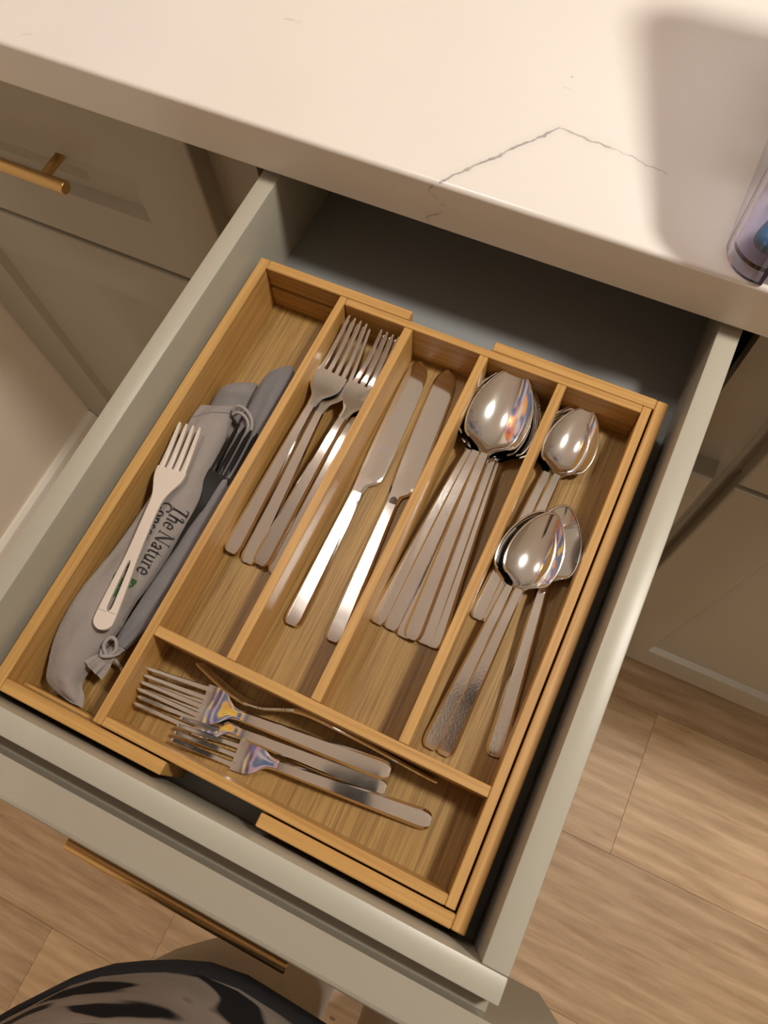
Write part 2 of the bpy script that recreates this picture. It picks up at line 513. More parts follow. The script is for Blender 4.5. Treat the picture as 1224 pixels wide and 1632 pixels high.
# ================================================================ THE BAMBOO TRAY
EXL, EXR, TE, ZE = -2.587, 29.722, 0.816, 4.70
MXL, MXR, MYF, MYB, ZM, TM, FM = 4.76, 28.746, 0.948, 35.04, 4.883, 0.60, 1.30
D1, D2, D3, TD = 10.331, 16.28, 22.165, 0.652
CY0, CY1 = 7.088, 7.758
tray = thing('cutlery_tray', (13.5, 18, 0), 'expandable bamboo cutlery tray with long compartments inside the drawer', 'cutlery tray')
g = 0.02
# left extension
box('extension_side', EXL, EXL + TE, g, 36 - g, 0.02, ZE, BAMY, tray, 0.06)
for ya, yb, xr, inner in ((36 - TE, 36, 10.276, -1), (0, TE, 10.118, 1)):
    y0, y1 = ya, yb
    box('extension_rail', EXL + TE + g, xr, y0, y1, 2.72, ZE, BAMX, tray, 0.06)
    lo0, lo1 = (y0 - 0.14, y1) if inner < 0 else (y0, y1 + 0.14)
    box('extension_rail', EXL + TE + g, xr, lo0, lo1, 0.02, 2.50, BAMX, tray, 0.06)
    box('extension_rail', EXL + TE + g, xr, y0 + 0.3, y1 - 0.3, 2.50, 2.72, BAMX, tray, 0)
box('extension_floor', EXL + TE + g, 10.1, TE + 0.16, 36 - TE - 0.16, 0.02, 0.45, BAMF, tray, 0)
# right extension
box('extension_side', EXR - TE, EXR, g, 36 - g, 0.02, ZE, BAMY, tray, 0.06)
box('extension_rail', 16.875, EXR - TE - g, 36 - TE, 36, 0.02, ZE, BAMX, tray, 0.06)
box('extension_rail', 16.624, EXR - TE - g, 0, TE, 0.02, ZE, BAMX, tray, 0.06)
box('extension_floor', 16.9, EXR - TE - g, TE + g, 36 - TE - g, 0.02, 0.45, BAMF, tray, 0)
# main tray
box('side_wall', MXL, MXL + TM, MYF, MYB, 0.52, ZM, BAMY, tray, 0.05)
box('side_wall', MXR - TM, MXR, MYF, MYB, 0.52, ZM, BAMY, tray, 0.05)
box('end_wall', MXL + TM + g, MXR - TM - g, MYB - TM, MYB, 0.52, ZM, BAMX, tray, 0.05)
box('end_wall', MXL + TM + g, MXR - TM - g, MYF, MYF + TM, 0.52, ZM, BAMX, tray, 0.05)
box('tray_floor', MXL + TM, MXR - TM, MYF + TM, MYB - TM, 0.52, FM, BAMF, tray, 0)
box('cross_divider', MXL + TM + g, MXR - TM - g, CY0, CY1, FM, ZM - 0.02, BAMX, tray, 0.04)
for d in (D1, D2, D3):
    box('divider', d, d + TD, CY1 + g, MYB - TM - g, FM, ZM - 0.02, BAMY, tray, 0.04)

# ================================================================ CUTLERY
def hexsec(s, w, t, z, ch, yc=0.0):
    c = w * 0.30
    return [(s, yc - w, z), (s, yc - w + c, z + t/2), (s, yc + w - c, z + t/2), (s, yc + w, z), (s, yc + w - c, z - t/2), (s, yc - w + c, z - t/2)]

def cm_mesh(name, rings, mat, smooth=30, caps=True):
    bm = bmesh.new()
    loft_bm(bm, [[Vector(p) / 100.0 for p in r] for r in rings], caps)
    me = mesh_from_bm(bm, name)
    me.materials.append(mat); me.shade_smooth(); me.set_sharp_from_angle(angle=math.radians(smooth))
    return me

def handle_rings(Lh, w_end, w_neck, zc, t_end=0.24, t_neck=0.34, ch=0.30, n=26, power=1.0):
    rings = []
    end = [(0.0, 0.50), (0.06, 0.66), (0.16, 0.80), (0.32, 0.92), (0.55, 0.98)]
    for s, k in end: rings.append(hexsec(s, w_end * k, t_end * min(1, 0.4 + k*0.6), zc(s), ch * k))
    for i in range(n + 1):
        s = 0.8 + (Lh - 0.8) * i / n
        u = (s - 0.8) / (Lh - 0.8)
        w = w_end + (w_neck - w_end) * (u ** power)
        t = t_end + (t_neck - t_end) * u
        rings.append(hexsec(s, w, t, zc(s), ch * (1 - 0.5*u)))
    return rings

def make_fork_meshes(tag_, L, head_w, slot, plate, w_end, w_neck, ztab, mat):
    """returns dict name -> list of meshes; fork along +x, end at 0, tip at L"""
    zc = lambda s: sinterp(ztab, s / L * 1.0)
    Lr = L - slot            # slot roots
    Ls = Lr - plate          # neck ends, shoulders begin
    h = cm_mesh(tag_ + '_handle', handle_rings(Ls, w_end, w_neck, zc), mat, 14)
    rings = []
    wt = [(0, w_neck), (0.12, w_neck * 1.05), (0.28, w_neck*1.35), (0.45, head_w*0.72), (0.62, head_w*0.95), (0.80, head_w), (1, head_w)]
    N = 16
    for i in range(N + 1):
        u = i / N; s = Ls + (plate + 0.25) * u
        w = sinterp(wt, u); t = 0.34 - 0.14 * min(1, u * 1.6)
        # concave cross-section, 5 across
        row_t, row_b = [], []
        for k in range(7):
            v = -1 + 2*k/6
            dz = -0.10 * min(1, u*1.3) * (1 - v*v)
            e = t/2 * (1 if abs(v) < 0.99 else 0.55)
            row_t.append((s, v*w, zc(s) + dz + e)); row_b.append((s, v*w, zc(s) + dz - e))
        rings.append(row_t + row_b[::-1])
    hd = cm_mesh(tag_ + '_head', rings, mat, 35)
    tines = []
    pitch = 2 * head_w / 4
    for k in range(4):
        yc = (-1.5 + k) * pitch
        rr = []
        M = 12
        for i in range(M + 4):
            u = i / M if i < M else (0.955, 0.975, 0.99, 1.0)[i - M]; s = Lr + slot * u
            hw = (pitch/2 - 0.10) * (1 - 0.36*u) if u < 0.95 else (pitch/2 - 0.10) * 0.64 * math.sqrt(max(0.12, 1 - ((u-0.95)/0.05)**2))
            if u > 0.917 and i < M and i == M: continue
            if u < 0.06: hw = pitch/2 - 0.02 - 0.07*u/0.06
            tt = 0.20 - 0.05*u if u < 0.98 else 0.10
            ycc = yc * (1 - 0.22*u)
            dz = -0.10 * (1 - (yc/head_w)**2) * (1-u)
            rr.append(hexsec(s, max(hw, 0.035), tt, zc(s) + dz, 0.06, ycc))
        tines.append(cm_mesh(tag_ + '_tine', rr, mat, 40))
    return [('handle', h), ('head', hd)] + [('tine', m) for m in tines]

def make_spoon_meshes(tag_, L, bowl_l, bowl_w, depth, w_end, w_neck, ztab, mat):
    zc = lambda s: sinterp(ztab, s / L)
    Ls = L - bowl_l
    h = cm_mesh(tag_ + '_handle', handle_rings(Ls, w_end, w_neck, zc, ch=0.26), mat, 14)
    NS, NU = 36, 20
    bm = bmesh.new(); top, bot = [], []
    for i in range(NS + 1):
        u = i / NS
        uu = 1 - (1-u)**1.35 if u > 0 else 0       # denser near the tip
        s = Ls - 0.15 + (bowl_l + 0.15) * uu
        e = max(0.0, math.sin(math.pi * (uu ** 0.80)))
        w = bowl_w * (e ** 0.54)
        if uu < 0.20:
            a = uu / 0.20; a = a*a*(3-2*a)
            w = w_neck * (1 - a) * 1.02 + max(w, w_neck) * a
        if uu > 0.985: w = max(w, 0.06)
        d = depth * (max(0.0, math.sin(math.pi * uu**0.85)) ** 0.9)
        rt, rb = [], []
        for k in range(NU + 1):
            v = -1 + 2*k/NU
            bowl = d * (1 - v*v)
            th = 0.13 + 0.17 * max(0, 1 - uu/0.16)
            z = zc(s) - bowl
            rt.append(bm.verts.new(Vector((s, v*w, z)) / 100)); rb.append(bm.verts.new(Vector((s, v*w*0.985, z - th)) / 100))
        top.append(rt); bot.append(rb)
    for i in range(NS):
        for k in range(NU):
            bm.faces.new((top[i][k], top[i+1][k], top[i+1][k+1], top[i][k+1]))
            bm.faces.new((bot[i][k], bot[i][k+1], bot[i+1][k+1], bot[i+1][k]))
        bm.faces.new((top[i][0], bot[i][0], bot[i+1][0], top[i+1][0]))
        bm.faces.new((top[i][NU], top[i+1][NU], bot[i+1][NU], bot[i][NU]))
    for k in range(NU):
        bm.faces.new((top[0][k], top[0][k+1], bot[0][k+1], bot[0][k]))
        bm.faces.new((top[NS][k], bot[NS][k], bot[NS][k+1], top[NS][k+1]))
    rim = [v.co.copy() for v in [r[0] for r in top[4:]] + [r[-1] for r in top[4:]][::-1]]
    tube_bm(bm, rim, 0.085, 8)
    me = mesh_from_bm(bm, tag_ + '_bowl'); me.materials.append(STEEL); me.shade_smooth(); me.set_sharp_from_angle(angle=math.radians(45))
    return [('handle', h), ('bowl', me)]

def make_knife_meshes(L):
    Lh = 10.6
    zc = lambda s: 0.0
    rings = handle_rings(Lh, 0.68, 0.46, zc, 0.42, 0.38, 0.22)
    h = cm_mesh('knife_handle', rings, STEEL, 14)
    # blade: -y side is the cutting side with the step, +y side is the back
    edge = [(0, -0.46), (0.35, -0.50), (0.75, -0.62), (1.1, -1.06), (1.5, -1.26), (2.6, -1.32), (5.0, -1.24), (8.0, -1.12), (10.0, -1.0), (10.9, -0.86), (11.4, -0.62), (11.7, -0.35), (11.85, -0.05)]
    back = [(0, 0.46), (1.0, 0.52), (2.2, 0.60), (4.0, 0.68), (7.0, 0.74), (9.6, 0.76), (10.8, 0.72), (11.4, 0.55), (11.7, 0.34), (11.85, 0.08)]
    rr = []
    for i in range(49):
        s = 11.85 * (1 - (1 - i/48) ** 1.5)
        a, b = sinterp(edge, s), sinterp(back, s)
        if b - a < 0.05: b = a + 0.05
        t = 0.30 - 0.12 * min(1, s / 2.0)
        c = min(0.12, (b-a)*0.2)
        rr.append([(Lh + s, a, 0), (Lh + s, a + c*2, t/2), (Lh + s, b - c, t/2), (Lh + s, b, 0), (Lh + s, b - c, -t/2), (Lh + s, a + c*2, -t/2)])
    bl = cm_mesh('knife_blade', rr, STEEL, 25)
    st = cm_mesh('knife_stain', [[(Lh + 0.25 + r*math.cos(2*math.pi*k/20), -0.05 + 0.8*r*math.sin(2*math.pi*k/20), z) for k in range(20)] for r, z in ((0.33, 0.13), (0.33, 0.160), (0.24, 0.166), (0.12, 0.164))], STAIN)
    return [('handle', h), ('blade', bl)], [('handle', h), ('blade', bl), ('stain', st)]

def place(name, parts, end, tip, roll, label, cat, group):
    A = P(*end); B = P(*tip)
    X = (B - A).normalized()
    Y = Vector((0, 0, 1)).cross(X).normalized()
    Z = X.cross(Y)
    M = Matrix((X, Y, Z)).transposed().to_4x4()
    M = M @ Matrix.Rotation(math.radians(roll), 4, 'X')
    M.translation = A
    t = bpy.data.objects.new(name, None); t.empty_display_size = 0.01
    COL.objects.link(t); t.matrix_world = M
    tag(t, label, cat, group)
    for pn, me in parts:
        o = bpy.data.objects.new(pn, me); COL.objects.link(o); o.parent = t
    return t

ZT_FORK = [(0, 0), (0.10, 0.05), (0.30, 0.16), (0.50, 0.16), (0.60, 0.02), (0.66, -0.28), (0.72, -0.72), (0.78, -0.98), (0.84, -0.98), (0.90, -0.72), (0.95, -0.40), (1, 0)]
ZT_SFORK = [(0, 0), (0.10, 0.05), (0.30, 0.18), (0.50, 0.20), (0.58, 0.06), (0.64, -0.30), (0.70, -0.66), (0.76, -0.80), (0.82, -0.74), (0.90, -0.46), (1, 0)]
ZT_SPOON = [(0, 0), (0.10, 0.05), (0.30, 0.20), (0.50, 0.28), (0.60, 0.20), (0.66, 0.0), (0.70, -0.10), (0.78, -0.12), (0.9, -0.06), (1, 0)]
FORK = make_fork_meshes('dinner_fork', 19.6, 1.22, 4.5, 3.0, 0.66, 0.34, ZT_FORK, STEEL)
SFORK = make_fork_meshes('salad_fork', 17.0, 1.18, 4.3, 2.7, 0.62, 0.34, ZT_SFORK, STEEL)
TSPOON = make_spoon_meshes('table_spoon', 20.95, 7.0, 2.22, 0.82, 0.66, 0.36, ZT_SPOON, STEELW)
SSPOON = make_spoon_meshes('dessert_spoon', 17.4, 5.7, 1.80, 0.66, 0.62, 0.33, ZT_SPOON, STEELW)
STAIN = mat_simple('dark_water_stain', (0.09, 0.075, 0.055), 0.5, Metallic=0.5)
KNIFE, KNIFE_STAINED = make_knife_meshes(22.45)

GF = 'dinner forks in the leftmost long compartment'
place('dinner_fork', FORK, (5.98,14.49,1.80), (6.78,33.86,4.45), 9, 'steel dinner fork against the left divider, uppermost of the left nested pair', 'fork', GF)
place('dinner_fork', FORK, (7.34,14.35,1.50), (7.02,33.55,3.95), 9, 'steel dinner fork nested beneath the leftmost fork of its compartment', 'fork', GF)
place('dinner_fork', FORK, (8.30,14.52,1.85), (9.38,34.0,4.1), 0, 'steel dinner fork on top of the right nested pair, third handle from the left', 'fork', GF)
place('dinner_fork', FORK, (9.46,14.41,1.50), (9.60,33.75,3.62), 0, 'steel dinner fork half hidden along the divider beside the knives', 'fork', GF)
GK = 'table knives in the second long compartment'
place('table_knife', KNIFE, (12.21,11.73,1.53), (11.80,34.04,1.45), 0, 'steel table knife lying nearer the forks, its whole blade in view', 'knife', GK)
place('table_knife', KNIFE_STAINED, (15.27,11.91,1.53), (14.02,34.34,1.45), 0, 'steel table knife with a round stain at the blade root, beside the spoons', 'knife', GK)
GB = 'tablespoons nested in the third long compartment'
BIG = [((17.41,14.25,1.50),(18.72,34.40,3.15),'large steel spoon whose handle lies leftmost in the fan, beside the knives'),
       ((18.43,14.25,1.52),(18.88,34.35,3.50),'large steel spoon with the second handle from the left in the fan'),
       ((19.40,14.15,1.50),(19.25,34.40,2.85),'large steel spoon almost hidden under the third visible handle of the fan'),
       ((19.99,14.18,1.80),(19.12,34.35,3.88),'large steel spoon on top of the nested pile, its whole bowl showing'),
       ((20.89,14.31,1.50),(19.55,34.35,2.80),'large steel spoon with the second handle from the right in the fan'),
       ((21.45,14.32,1.50),(19.72,34.30,2.52),'large steel spoon whose handle lies rightmost, against the divider')]
for e, t, lb in BIG: place('table_spoon', TSPOON, e, t, 0, lb, 'spoon', GB)
GS = 'dessert spoons in the rightmost compartment'
SM = [((23.40,17.32,1.50),(24.05,34.20,2.35),'small steel spoon nested beneath the upper pair near the tray back'),
      ((24.21,17.32,1.50),(24.73,34.25,2.72),'small steel spoon on top of the upper pair near the tray back'),
      ((23.89,8.40,1.50),(24.86,25.45,3.12),'small steel spoon under the lower pair, handle nearest the divider'),
      ((24.84,8.39,1.50),(25.40,25.60,3.48),'small steel spoon on top of the lower pair, its bowl fully in view'),
      ((27.75,9.68,1.50),(25.95,26.95,2.50),'small steel spoon set apart at the right wall, bowl half covered')]
for e, t, lb in SM: place('dessert_spoon', SSPOON, e, t, 0, lb, 'spoon', GS)
GFF = 'salad forks in the front cross compartment'
place('salad_fork', SFORK, (22.31,6.02,1.95), (5.30,4.42,2.9), 0, 'small steel fork on top of the overlapping pair in the front compartment', 'fork', GFF)
place('salad_fork', SFORK, (22.46,5.01,1.55), (5.50,3.55,2.45), 0, 'small steel fork underneath the overlapping pair in the front compartment', 'fork', GFF)
place('salad_fork', SFORK, (25.74,4.52,1.50), (8.75,2.62,2.55), 0, 'small steel fork nearest the drawer front, handle reaching far right', 'fork', GFF)
place('salad_fork', SFORK, (25.24,6.80,2.0), (8.50,6.85,2.62), 80, 'small steel fork tipped on its edge against the cross divider', 'fork', GFF)

# ================================================================ POUCHES AND PLASTIC FORKS IN THE LEFT EXTENSION
def smooth_rows(st, k=5):
    out = []
    L = [Vector((*s[0], 0)) for s in st]; R = [Vector((*s[1], 0)) for s in st]
    Ls, Rs = catmull(L, k), catmull(R, k)
    n = len(st) - 1
    for i in range(len(Ls)):
        f = i / k
        j = min(int(f), n - 1); t = f - j
        vals = [st[j][q] + (st[j+1][q] - st[j][q]) * t for q in (2, 3)]
        out.append((Ls[i], Rs[i], vals[0], vals[1], f / n))
    return out

def pouch_mesh(name, st, mat, parent, amp, seed, zmin=0.46, nu=26, edge_l=0.0, edge_r=0.0):
    """st: (left xy, right xy, z mid-line of the edge, top height) from the far end to the near end"""
    rows = smooth_rows(st, 5)
    bm = bmesh.new(); top, bot = [], []
    def top_z(a, b, ze, h, u, f):
        s = max(0.0, math.sin(math.pi * u))
        e = ze + edge_l * (1-u) + edge_r * u
        wr = noise.fractal(Vector((u*2.2 + seed, f*9 + seed*2, seed)), 1.0, 2.0, 3)
        wr2 = math.sin((u*1.7 + f*3.2 + seed) * 6.0) * 0.35
        return e + (h - e) * (s ** 0.55) + (wr + wr2) * amp * min(1, s*2.5)
    n = len(rows)
    for i, (a, b, ze, h, f) in enumerate(rows):
        rt, rb = [], []
        endf = min(1.0, min(i, n-1-i) / 3.0 + 0.12) ** 0.6
        for k in range(nu + 1):
            u = k / nu
            p = a.lerp(b, u)
            e = ze + edge_l*(1-u) + edge_r*u
            zt = e + (top_z(a, b, ze, h, u, f) - e) * endf
            zb = e - (e - zmin) * (max(0.0, math.sin(math.pi*u)) ** 0.4) * endf
            rt.append(bm.verts.new(P(p.x, p.y, max(zt, zmin + 0.05)))); rb.append(bm.verts.new(P(p.x, p.y, max(zmin, min(zb, zt - 0.03)))))
        top.append(rt); bot.append(rb)
    for i in range(n - 1):
        for k in range(nu):
            bm.faces.new((top[i][k], top[i][k+1], top[i+1][k+1], top[i+1][k]))
            bm.faces.new((bot[i][k], bot[i+1][k], bot[i+1][k+1], bot[i][k+1]))
    bmesh.ops.remove_doubles(bm, verts=[v for r in (top, bot) for row in r for v in (row[0], row[-1])], dist=0.0004)
    for t_, b_ in ((top[0], bot[0]), (top[-1], bot[-1])):
        for k in range(nu):
            vs = []
            for v in (t_[k], t_[k+1], b_[k+1], b_[k]):
                if v.is_valid and v not in vs: vs.append(v)
            if len(vs) >= 3:
                try: bm.faces.new(vs)
                except ValueError: pass
    pts = [[v.co.copy() if v.is_valid else None for v in row] for row in top]
    o = finish(bm, name, mat, parent, 0, 1, 60)
    return o, rows, top_z, pts

# printed pouch
B1 = [((-1.28, 23.44), (1.64, 24.9)), ((-1.37, 22.2), (1.10, 23.9)), ((-1.33, 20.09), (1.6, 21.88)), ((-1.04, 17.93), (1.95, 19.51)), ((-0.85, 15.84), (2.36, 17.24)), ((-0.9, 13.65), (2.46, 14.9)),
      ((-1.07, 11.31), (2.32, 12.51)), ((-1.34, 9.31), (2.19, 10.19)), ((-1.65, 7.43), (1.98, 8.35)), ((-1.66, 5.71), (1.98, 6.54)), ((-1.45, 4.13), (1.69, 4.91)), ((-1.1, 2.79), (1.43, 3.57)),
      ((-0.75, 1.75), (1.46, 2.38)), ((-0.1, 1.28), (2.05, 1.74)), ((1.4, 1.06), (2.3, 1.12))]
H1 = [3.0, 3.2, 3.3, 3.3, 3.35, 3.4, 3.4, 3.4, 3.4, 3.4, 3.3, 3.1, 2.7, 2.2, 1.6]
E1 = [2.4, 2.5, 2.5, 2.5, 2.5, 2.5, 2.5, 2.5, 2.5, 2.4, 2.3, 2.0, 1.7, 1.3, 0.9]
pouch = thing('drawstring_pouch', (0.3, 12, 0.46), 'grey cotton drawstring pouch with black printed lettering and green leaves', 'pouch', 'grey cotton pouches in the left compartment')
cloth1, rows1, tz1, pts1 = pouch_mesh('cloth', [(a, b, e, h) for (a, b), e, h in zip(B1, E1, H1)], GREY_CLOTH, pouch, 0.12, 1.3, zmin=1.62, edge_l=0.5, edge_r=-0.35)
# hem seam across the mouth of the pouch
bm = bmesh.new(); hem = [p + Vector((0, 0, 0.0002)) for p in pts1[5][1:-1] if p is not None]
tube_bm(bm, hem, 0.05, 6); finish(bm, 'hem_seam', GREY_CLOTH3, pouch, 0, 1, 60)
def surf1(x, y):
    """height of the printed pouch above (x, y) cm"""
    best, bz = 1e9, 3.3
    for row in pts1:
        for p in row:
            if p is None: continue
            d = (p.x*100 - x)**2 + (p.y*100 - y)**2
            if d < best: best, bz = d, p.z*100 + FLOOR
    return bz
def cord_loop(name, pts, parent, r=0.13, mat=None):
    bm = bmesh.new(); tube_bm(bm, catmull([P(*p) for p in pts], 6), r, 8)
    return finish(bm, name, mat or CORD, parent, 0, 1, 60)
cord_loop('drawstring', [(1.25,23.9,3.0), (1.5,24.25,3.35), (2.2,24.2,3.5), (2.9,23.8,3.4), (3.25,23.2,3.2), (3.2,22.6,2.9), (2.7,22.5,2.6), (2.1,22.9,2.5)], pouch)
cord_loop('drawstring', [(1.3,23.7,2.9), (1.8,23.9,3.2), (2.5,23.7,3.25), (2.95,23.2,3.1), (2.9,22.5,2.7), (2.6,22.1,2.4)], pouch)

# lettering, drawn as flat strokes that lie on the pouch
GL = {  # strokes: list of (x,y) points, width; unit = cap height 1
 'T': (0.78, [([(0.0,1),(0.78,1)],.07), ([(0.39,0),(0.39,1)],.14), ([(0.24,0.02),(0.54,0.02)],.05), ([(0.02,1),(0.02,0.82)],.05), ([(0.76,1),(0.76,0.82)],.05)]),
 'h': (0.60, [([(0.12,0),(0.12,1.02)],.12), ([(0.12,0.45),(0.24,0.62),(0.38,0.64),(0.46,0.52),(0.46,0)],.11), ([(0.0,0.02),(0.24,0.02)],.05), ([(0.36,0.02),(0.58,0.02)],.05), ([(0.0,1.0),(0.12,1.0)],.05)]),
 'e': (0.52, [([(0.06,0.34),(0.46,0.34),(0.44,0.54),(0.27,0.65),(0.10,0.54),(0.05,0.32),(0.12,0.09),(0.28,0.0),(0.46,0.12)],.10)]),
 'N': (0.95, [([(0.15,0),(0.15,1)],.06), ([(0.12,1),(0.78,0)],.15), ([(0.80,0),(0.80,1)],.06), ([(0.02,0.02),(0.30,0.02)],.05), ([(0.66,0.98),(0.94,0.98)],.05), ([(0.0,0.98),(0.16,0.98)],.05)]),
 'a': (0.52, [([(0.08,0.52),(0.22,0.64),(0.36,0.58),(0.38,0.40),(0.38,0.0)],.11), ([(0.38,0.36),(0.16,0.28),(0.06,0.14),(0.16,0.02),(0.38,0.12)],.09), ([(0.38,0.02),(0.50,0.02)],.06)]),
 't': (0.38, [([(0.15,0.86),(0.15,0.12),(0.24,0.02),(0.36,0.06)],.11), ([(0.02,0.62),(0.34,0.62)],.06)]),
 'u': (0.60, [([(0.11,0.62),(0.11,0.14),(0.22,0.02),(0.36,0.06),(0.46,0.18)],.11), ([(0.46,0.64),(0.46,0.0)],.11), ([(0.0,0.62),(0.12,0.62)],.05), ([(0.36,0.62),(0.46,0.62)],.05), ([(0.46,0.02),(0.58,0.02)],.05)]),
 'r': (0.42, [([(0.13,0),(0.13,0.62)],.11), ([(0.13,0.42),(0.24,0.60),(0.38,0.60)],.09), ([(0.0,0.02),(0.28,0.02)],.05), ([(0.0,0.62),(0.13,0.62)],.05)]),
 'C': (0.82, [([(0.76,0.72),(0.72,0.90),(0.46,1.0),(0.18,0.86),(0.06,0.5),(0.18,0.14),(0.46,0.0),(0.76,0.18)],.11), ([(0.76,0.98),(0.76,0.70)],.05)]),
 'o': (0.58, [([(0.28,0.65),(0.10,0.54),(0.05,0.32),(0.11,0.10),(0.28,0.0),(0.45,0.10),(0.51,0.32),(0.46,0.54),(0.28,0.65)],.10)]),
 'n': (0.60, [([(0.12,0),(0.12,0.64)],.11), ([(0.12,0.45),(0.24,0.62),(0.38,0.64),(0.46,0.52),(0.46,0)],.11), ([(0.0,0.02),(0.24,0.02)],.05), ([(0.36,0.02),(0.58,0.02)],.05), ([(0.0,0.62),(0.12,0.62)],.05)]),
 's': (0.44, [([(0.36,0.52),(0.22,0.65),(0.08,0.54),(0.12,0.38),(0.32,0.26),(0.36,0.12),(0.22,0.0),(0.05,0.10)],.10)]),
 'v': (0.56, [([(0.06,0.64),(0.28,0.0)],.12), ([(0.50,0.64),(0.28,0.0)],.06), ([(0.0,0.63),(0.18,0.63)],.05), ([(0.40,0.63),(0.56,0.63)],.05)]),
 'c': (0.50, [([(0.44,0.50),(0.27,0.65),(0.10,0.54),(0.05,0.32),(0.12,0.09),(0.28,0.0),(0.46,0.12)],.10)]),
 'y': (0.56, [([(0.06,0.64),(0.28,0.02)],.12), ([(0.50,0.64),(0.24,-0.16),(0.06,-0.20)],.06), ([(0.0,0.63),(0.18,0.63)],.05), ([(0.40,0.63),(0.56,0.63)],.05)]),
}
def lettering(text, origin, dirv, size, parent, mat, lift):
    d = Vector(dirv).normalized(); up = Vector((-d.y, d.x))
    bm = bmesh.new(); x = 0.0
    def to3(q):
        w = Vector(origin) + d * (q[0]*size) + up * (q[1]*size)
        return P(w.x, w.y, surf1(w.x, w.y) + lift)
    for ch in text:
        if ch == ' ': x += 0.22; continue
        adv, strokes = GL[ch]
        for pts, w in strokes:
            dense = []
            for (a, b) in zip(pts[:-1], pts[1:]):
                for t in (0, 0.5): dense.append(Vector(a).lerp(Vector(b), t))
            dense.append(Vector(pts[-1]))
            L, R = [], []
            for i, p in enumerate(dense):
                tg = (dense[min(i+1, len(dense)-1)] - dense[max(i-1, 0)]).normalized()
                nn = Vector((-tg.y, tg.x)) * (w/2)
                L.append(bm.verts.new(to3((x + p.x + nn.x, p.y + nn.y)))); R.append(bm.verts.new(to3((x + p.x - nn.x, p.y - nn.y))))
            for i in range(len(dense) - 1): bm.faces.new((L[i], L[i+1], R[i+1], R[i]))
        x += adv + 0.05
    return finish(bm, 'printed_lettering', mat, parent, 0)
lettering('The Nature', (1.34, 15.7), (-0.0, -1), 0.90, pouch, PRINT, 0.09)
lettering('Conservancy', (0.46, 15.6), (-0.02, -1), 0.84, pouch, PRINT, 0.09)
def leaf(c, ang, l, w):
    bm = bmesh.new(); d = Vector((math.cos(ang), math.sin(ang))); q = Vector((-d.y, d.x))
    L, R = [], []
    for i in range(9):
        t = i/8; h = w * math.sin(math.pi * t) ** 0.8
        for s, arr in ((1, L), (-1, R)):
            p = Vector(c) + d * (l*t) + q * (h*s + 0.15*w*math.sin(math.pi*t))
            arr.append(bm.verts.new(P(p.x, p.y, surf1(p.x, p.y) + 0.09)))
    for i in range(8): bm.faces.new((L[i], L[i+1], R[i+1], R[i]))
    bmesh.ops.remove_doubles(bm, verts=bm.verts[:], dist=1e-5)
    finish(bm, 'printed_leaf', LEAFG, pouch, 0)
leaf((1.0, 9.0), 0.9, 1.1, 0.34); leaf((1.0, 9.0), 2.4, 1.1, 0.34); leaf((0.95, 8.9), -2.0, 0.9, 0.3)

# second pouch, bluish, rolled along the tray wall, gathered at the near end
def world_pouch(name, cx_tab, r_tab, mat, parent, y0, y1, seed, squash=0.85, amp=0.06, n=60, m=28):
    bm = bmesh.new(); rings = []
    for i in range(n + 1):
        f = i / n; y = y0 + (y1 - y0) * f
        cx, cz = sinterp(cx_tab[0], f), sinterp(cx_tab[1], f); r = sinterp(r_tab, f)
        ring = []
        for k in range(m):
            a = 2*math.pi*k/m
            wr = noise.fractal(Vector((math.cos(a)*1.2 + seed, f*7, math.sin(a)*1.2)), 1.0, 2.0, 3) * amp * r/1.2
            fold = r * (0.06 * math.sin(3*a + 5*f + seed) + 0.07 * math.sin(7*a - 9*f))
            rr = r + wr*2 + fold
            z = cz + math.sin(a)*rr*squash
            ring.append(P(min(cx + math.cos(a)*rr, 4.70), y, max(z, 0.47)))
        rings.append(ring)
    loft_bm(bm, rings)
    return finish(bm, name, mat, parent, 0, 1, 70)
pouch2 = thing('drawstring_pouch', (3.2, 16, 0.46), 'bluish grey cotton pouch rolled up along the tray divider, gathered with cord', 'pouch', 'grey cotton pouches in the left compartment')
world_pouch('cloth', ([(0, 3.0), (0.1, 3.05), (0.35, 3.3), (0.7, 3.4), (0.9, 2.9), (1, 2.5)], [(0, 2.2), (0.1, 2.3), (0.3, 1.7), (0.6, 1.6), (1, 1.9)]),
            [(0, 0.25), (0.03, 0.85), (0.09, 1.25), (0.25, 1.35), (0.5, 1.15), (0.8, 1.15), (0.93, 0.8), (1.0, 0.5)], GREY_CLOTH2, pouch2, 29.3, 5.6, 4.4)
# gathered mouth with ruffles
bm = bmesh.new(); rings = []
for i in range(13):
    f = i/12; r = sinterp([(0, 0.5), (0.25, 0.42), (0.4, 0.44), (0.7, 0.72), (1, 0.86)], f)
    c = Vector((2.5 - 0.75*f, 5.7 - 2.15*f, 1.9 + 0.15*f))
    ax = Vector((-0.33, -0.94, 0)); sx = Vector((0.94, -0.33, 0))
    ring = []
    for k in range(36):
        a = 2*math.pi*k/36; rr = r * (1 + 0.16*f*math.sin(9*a) + 0.08*math.sin(4*a + 1))
        q = c + sx*(math.cos(a)*rr) + Vector((0, 0, math.sin(a)*rr*0.8))
        ring.append(P(q.x, q.y, max(q.z, 0.5)))
    rings.append(ring)
loft_bm(bm, rings); finish(bm, 'gathered_mouth', GREY_CLOTH, pouch2, 0, 1, 60)
cord_loop('drawstring', [(1.75,4.9,2.4), (2.1,4.55,2.75), (2.6,4.75,2.7), (2.85,5.15,2.3), (2.7,5.4,1.9)], pouch2)
cord_loop('drawstring', [(2.35,4.7,2.65), (1.95,5.2,2.95), (2.1,5.8,3.05), (2.5,5.8,2.95), (2.75,5.3,2.75), (2.55,4.75,2.65)], pouch2)
